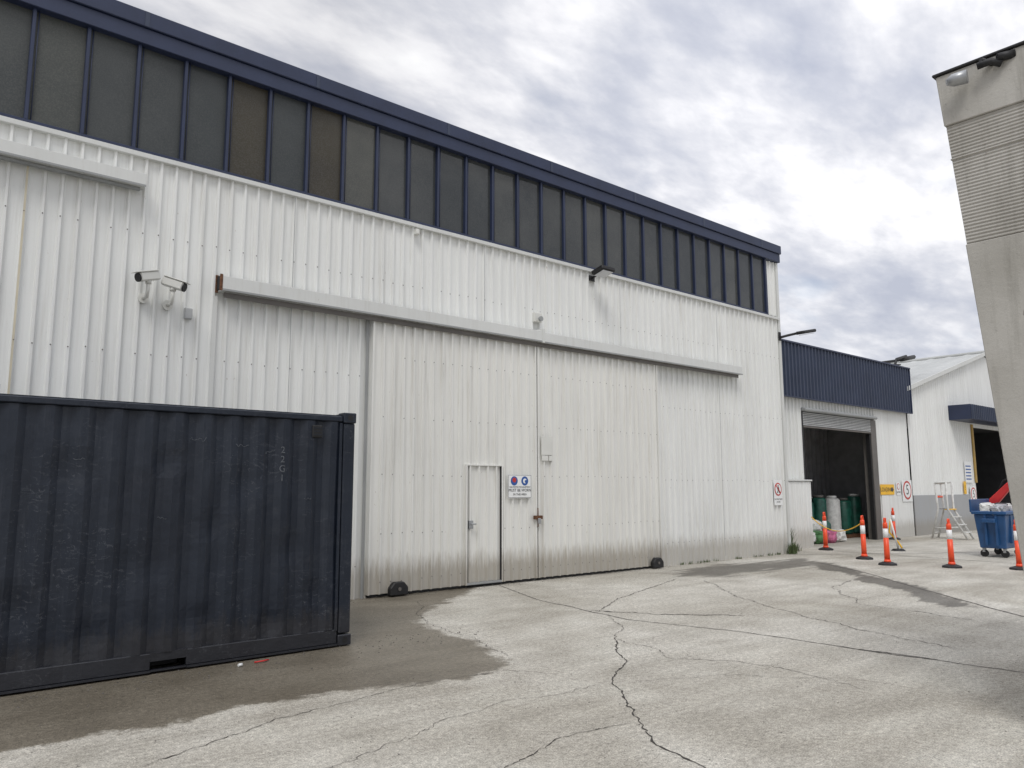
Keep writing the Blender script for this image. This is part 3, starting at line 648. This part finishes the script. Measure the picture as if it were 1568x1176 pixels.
# ---------------------------------------------------------------- right concrete building
rb=empty("concrete_building",(6.5,0,0))
def ye(z): return 1.86+.0795*z
def slab(nm,z0,z1,off,mat='conc',ext=0):
    prism(nm,[(-9,z0),(ye(z0)+ext,z0),(ye(z1)+ext,z1),(-9,z1)],'x',6.5+off,9.5,mat,rb,.006)
slab("lower_panel",-.05,3.62,0)
V=[];F=[];z=3.625;P=[]
while z<4.62:
    P+=[(z,0),(z+.007,.007),(z+.014,.007),(z+.021,0)];z+=.028
for z,o2 in P:
    V+=[(6.5+.012-o2,-9,z),(6.5+.012-o2,ye(z)-.01,z)]
for i in range(len(P)-1):F.append((2*i,2*i+1,2*i+3,2*i+2))
obj("ribbed_band",V,F,'conc',rb)
slab("band_core",3.62,4.62,.03)
slab("band_seam",4.33,4.345,-.004,'conc')
slab("parapet_panel",4.625,5.06,-.012)
slab("parapet_cap",5.062,5.085,-.03,'black',.02)
for zz,s in((3.1,41),(2.2,42)):
    Pp=[(ye(zz)-.35+.1*noise.noise(Vector((i*.3,s,0))),zz-.5+i*.05) for i in range(14)]
    V=[];F=[]
    for i,(yv,zv) in enumerate(Pp):
        V+=[(6.498,yv-.0015,zv),(6.498,yv+.0015,zv)]
        if i:F.append((2*i-2,2*i-1,2*i+1,2*i))
    obj("wall_crack",V,F,'joint',rb)
f2=empty("parapet_floodlight",(6.4,1.9,5.0))
tube("arm",[(6.49,1.85,5.0),(6.40,1.9,5.02)],.02,'black',f2,8)
tube("lamp_body",[(6.40,2.0,4.93),(6.38,2.10,4.93),(6.36,2.14,4.92)],.05,'metal',f2,14,[.055,.05,.025])
tube("lamp_bracket",[(6.46,1.78,4.96),(6.42,1.84,4.99),(6.40,1.93,4.98)],.028,'black',f2,8,)
tube("fixing_bracket",[(6.50,1.70,5.02),(6.44,1.80,5.01)],.035,'black',f2,8)
# ---------------------------------------------------------------- world
w=bpy.data.worlds.new("World");sc.world=w;w.use_nodes=True;nt=w.node_tree;bg=nt.nodes["Background"]
SUN_EL,SUN_AZ=R(54),R(-138)  # azimuth measured from +X ccw
sky=nt.nodes.new("ShaderNodeTexSky");sky.sky_type='NISHITA';sky.sun_disc=False;sky.sun_elevation=SUN_EL;sky.sun_rotation=R(90)-SUN_AZ
tc=nt.nodes.new("ShaderNodeTexCoord");sp=nt.nodes.new("ShaderNodeSeparateXYZ");nt.links.new(tc.outputs["Generated"],sp.inputs[0])
zc=math_(nt,'MAXIMUM',sp.outputs[2],0.0);den=math_(nt,'ADD',zc,.18)
cb=nt.nodes.new("ShaderNodeCombineXYZ");nt.links.new(math_(nt,'DIVIDE',sp.outputs[0],den),cb.inputs[0]);nt.links.new(math_(nt,'DIVIDE',sp.outputs[1],den),cb.inputs[1])
mp=nt.nodes.new("ShaderNodeMapping");mp.inputs["Rotation"].default_value=(0,0,R(-35));mp.inputs["Scale"].default_value=(.85,1.55,1);mp.inputs["Location"].default_value=(3.1,1.7,0);nt.links.new(cb.outputs[0],mp.inputs[0])
n1=noi(nt,mp.outputs[0],2.3,5,.5,.15);n2=noi(nt,mp.outputs[0],6.5,8,.58,.1);n3=noi(nt,mp.outputs[0],.7,2,.5)
v=math_(nt,'ADD',math_(nt,'MULTIPLY',n1,.42),math_(nt,'ADD',math_(nt,'MULTIPLY',n2,.26),math_(nt,'MULTIPLY',n3,.32)))
cloud=ramp(nt,v,[(.39,(4.3,4.55,5.4)),(.45,(5.2,5.4,6.1)),(.50,(6.4,6.5,7.0)),(.55,(8.0,8.0,8.3)),(.62,(9.4,9.4,9.5))])
gap=ramp(nt,noi(nt,mp.outputs[0],3.0,6,.5),[(.60,0.0),(.75,.3)])
col=mix(nt,gap,cloud,sky.outputs[0])
vm=nt.nodes.new("ShaderNodeVectorMath");vm.operation='DOT_PRODUCT';nt.links.new(tc.outputs["Generated"],vm.inputs[0])
gd=Vector((.80,.42,.50)).normalized();vm.inputs[1].default_value=gd
glow=ramp(nt,vm.outputs["Value"],[(.86,1.0),(1.0,1.3)])
col=mix(nt,1.0,col,glow,'MULTIPLY')
zen=ramp(nt,sp.outputs[2],[(0.0,1.0),(.62,1.0),(.9,2.0)]);col=mix(nt,1.0,col,zen,'MULTIPLY')
hz=ramp(nt,sp.outputs[2],[(0.0,.6),(.12,0.25),(.3,0.0)]);col=mix(nt,hz,col,(6.4,6.9,7.8))
nt.links.new(col,bg.inputs[0]);bg.inputs[1].default_value=.1
sl=bpy.data.lights.new("sun",'SUN');sl.energy=1.4;sl.angle=R(22);sl.color=(1,.97,.92);so=bpy.data.objects.new("sun",sl);sc.collection.objects.link(so)
dv=Vector((math.cos(SUN_EL)*math.cos(SUN_AZ),math.cos(SUN_EL)*math.sin(SUN_AZ),math.sin(SUN_EL)))
so.rotation_euler=dv.to_track_quat('Z','Y').to_euler();so.location=(0,-20,30)
# ---------------------------------------------------------------- camera
psi,p,rho=.866742,.134072,-.00208888
Fw=Vector((math.cos(psi)*math.cos(p),math.sin(psi)*math.cos(p),math.sin(p)));r0=Vector((math.sin(psi),-math.cos(psi),0));u0=r0.cross(Fw)
r_=r0*math.cos(rho)+u0*math.sin(rho);u_=-r0*math.sin(rho)+u0*math.cos(rho)
cam=bpy.data.cameras.new("camera");co=bpy.data.objects.new("camera",cam);sc.collection.objects.link(co)
mt=Matrix((r_,u_,-Fw)).transposed().to_4x4();mt.translation=(0,0,1.733);co.matrix_world=mt
cam.sensor_width=36;cam.lens=1178/1568*36;cam.clip_end=8000;cam.clip_start=.05
sc.camera=co
sc.view_settings.view_transform='Standard';sc.view_settings.look='None';sc.view_settings.exposure=0
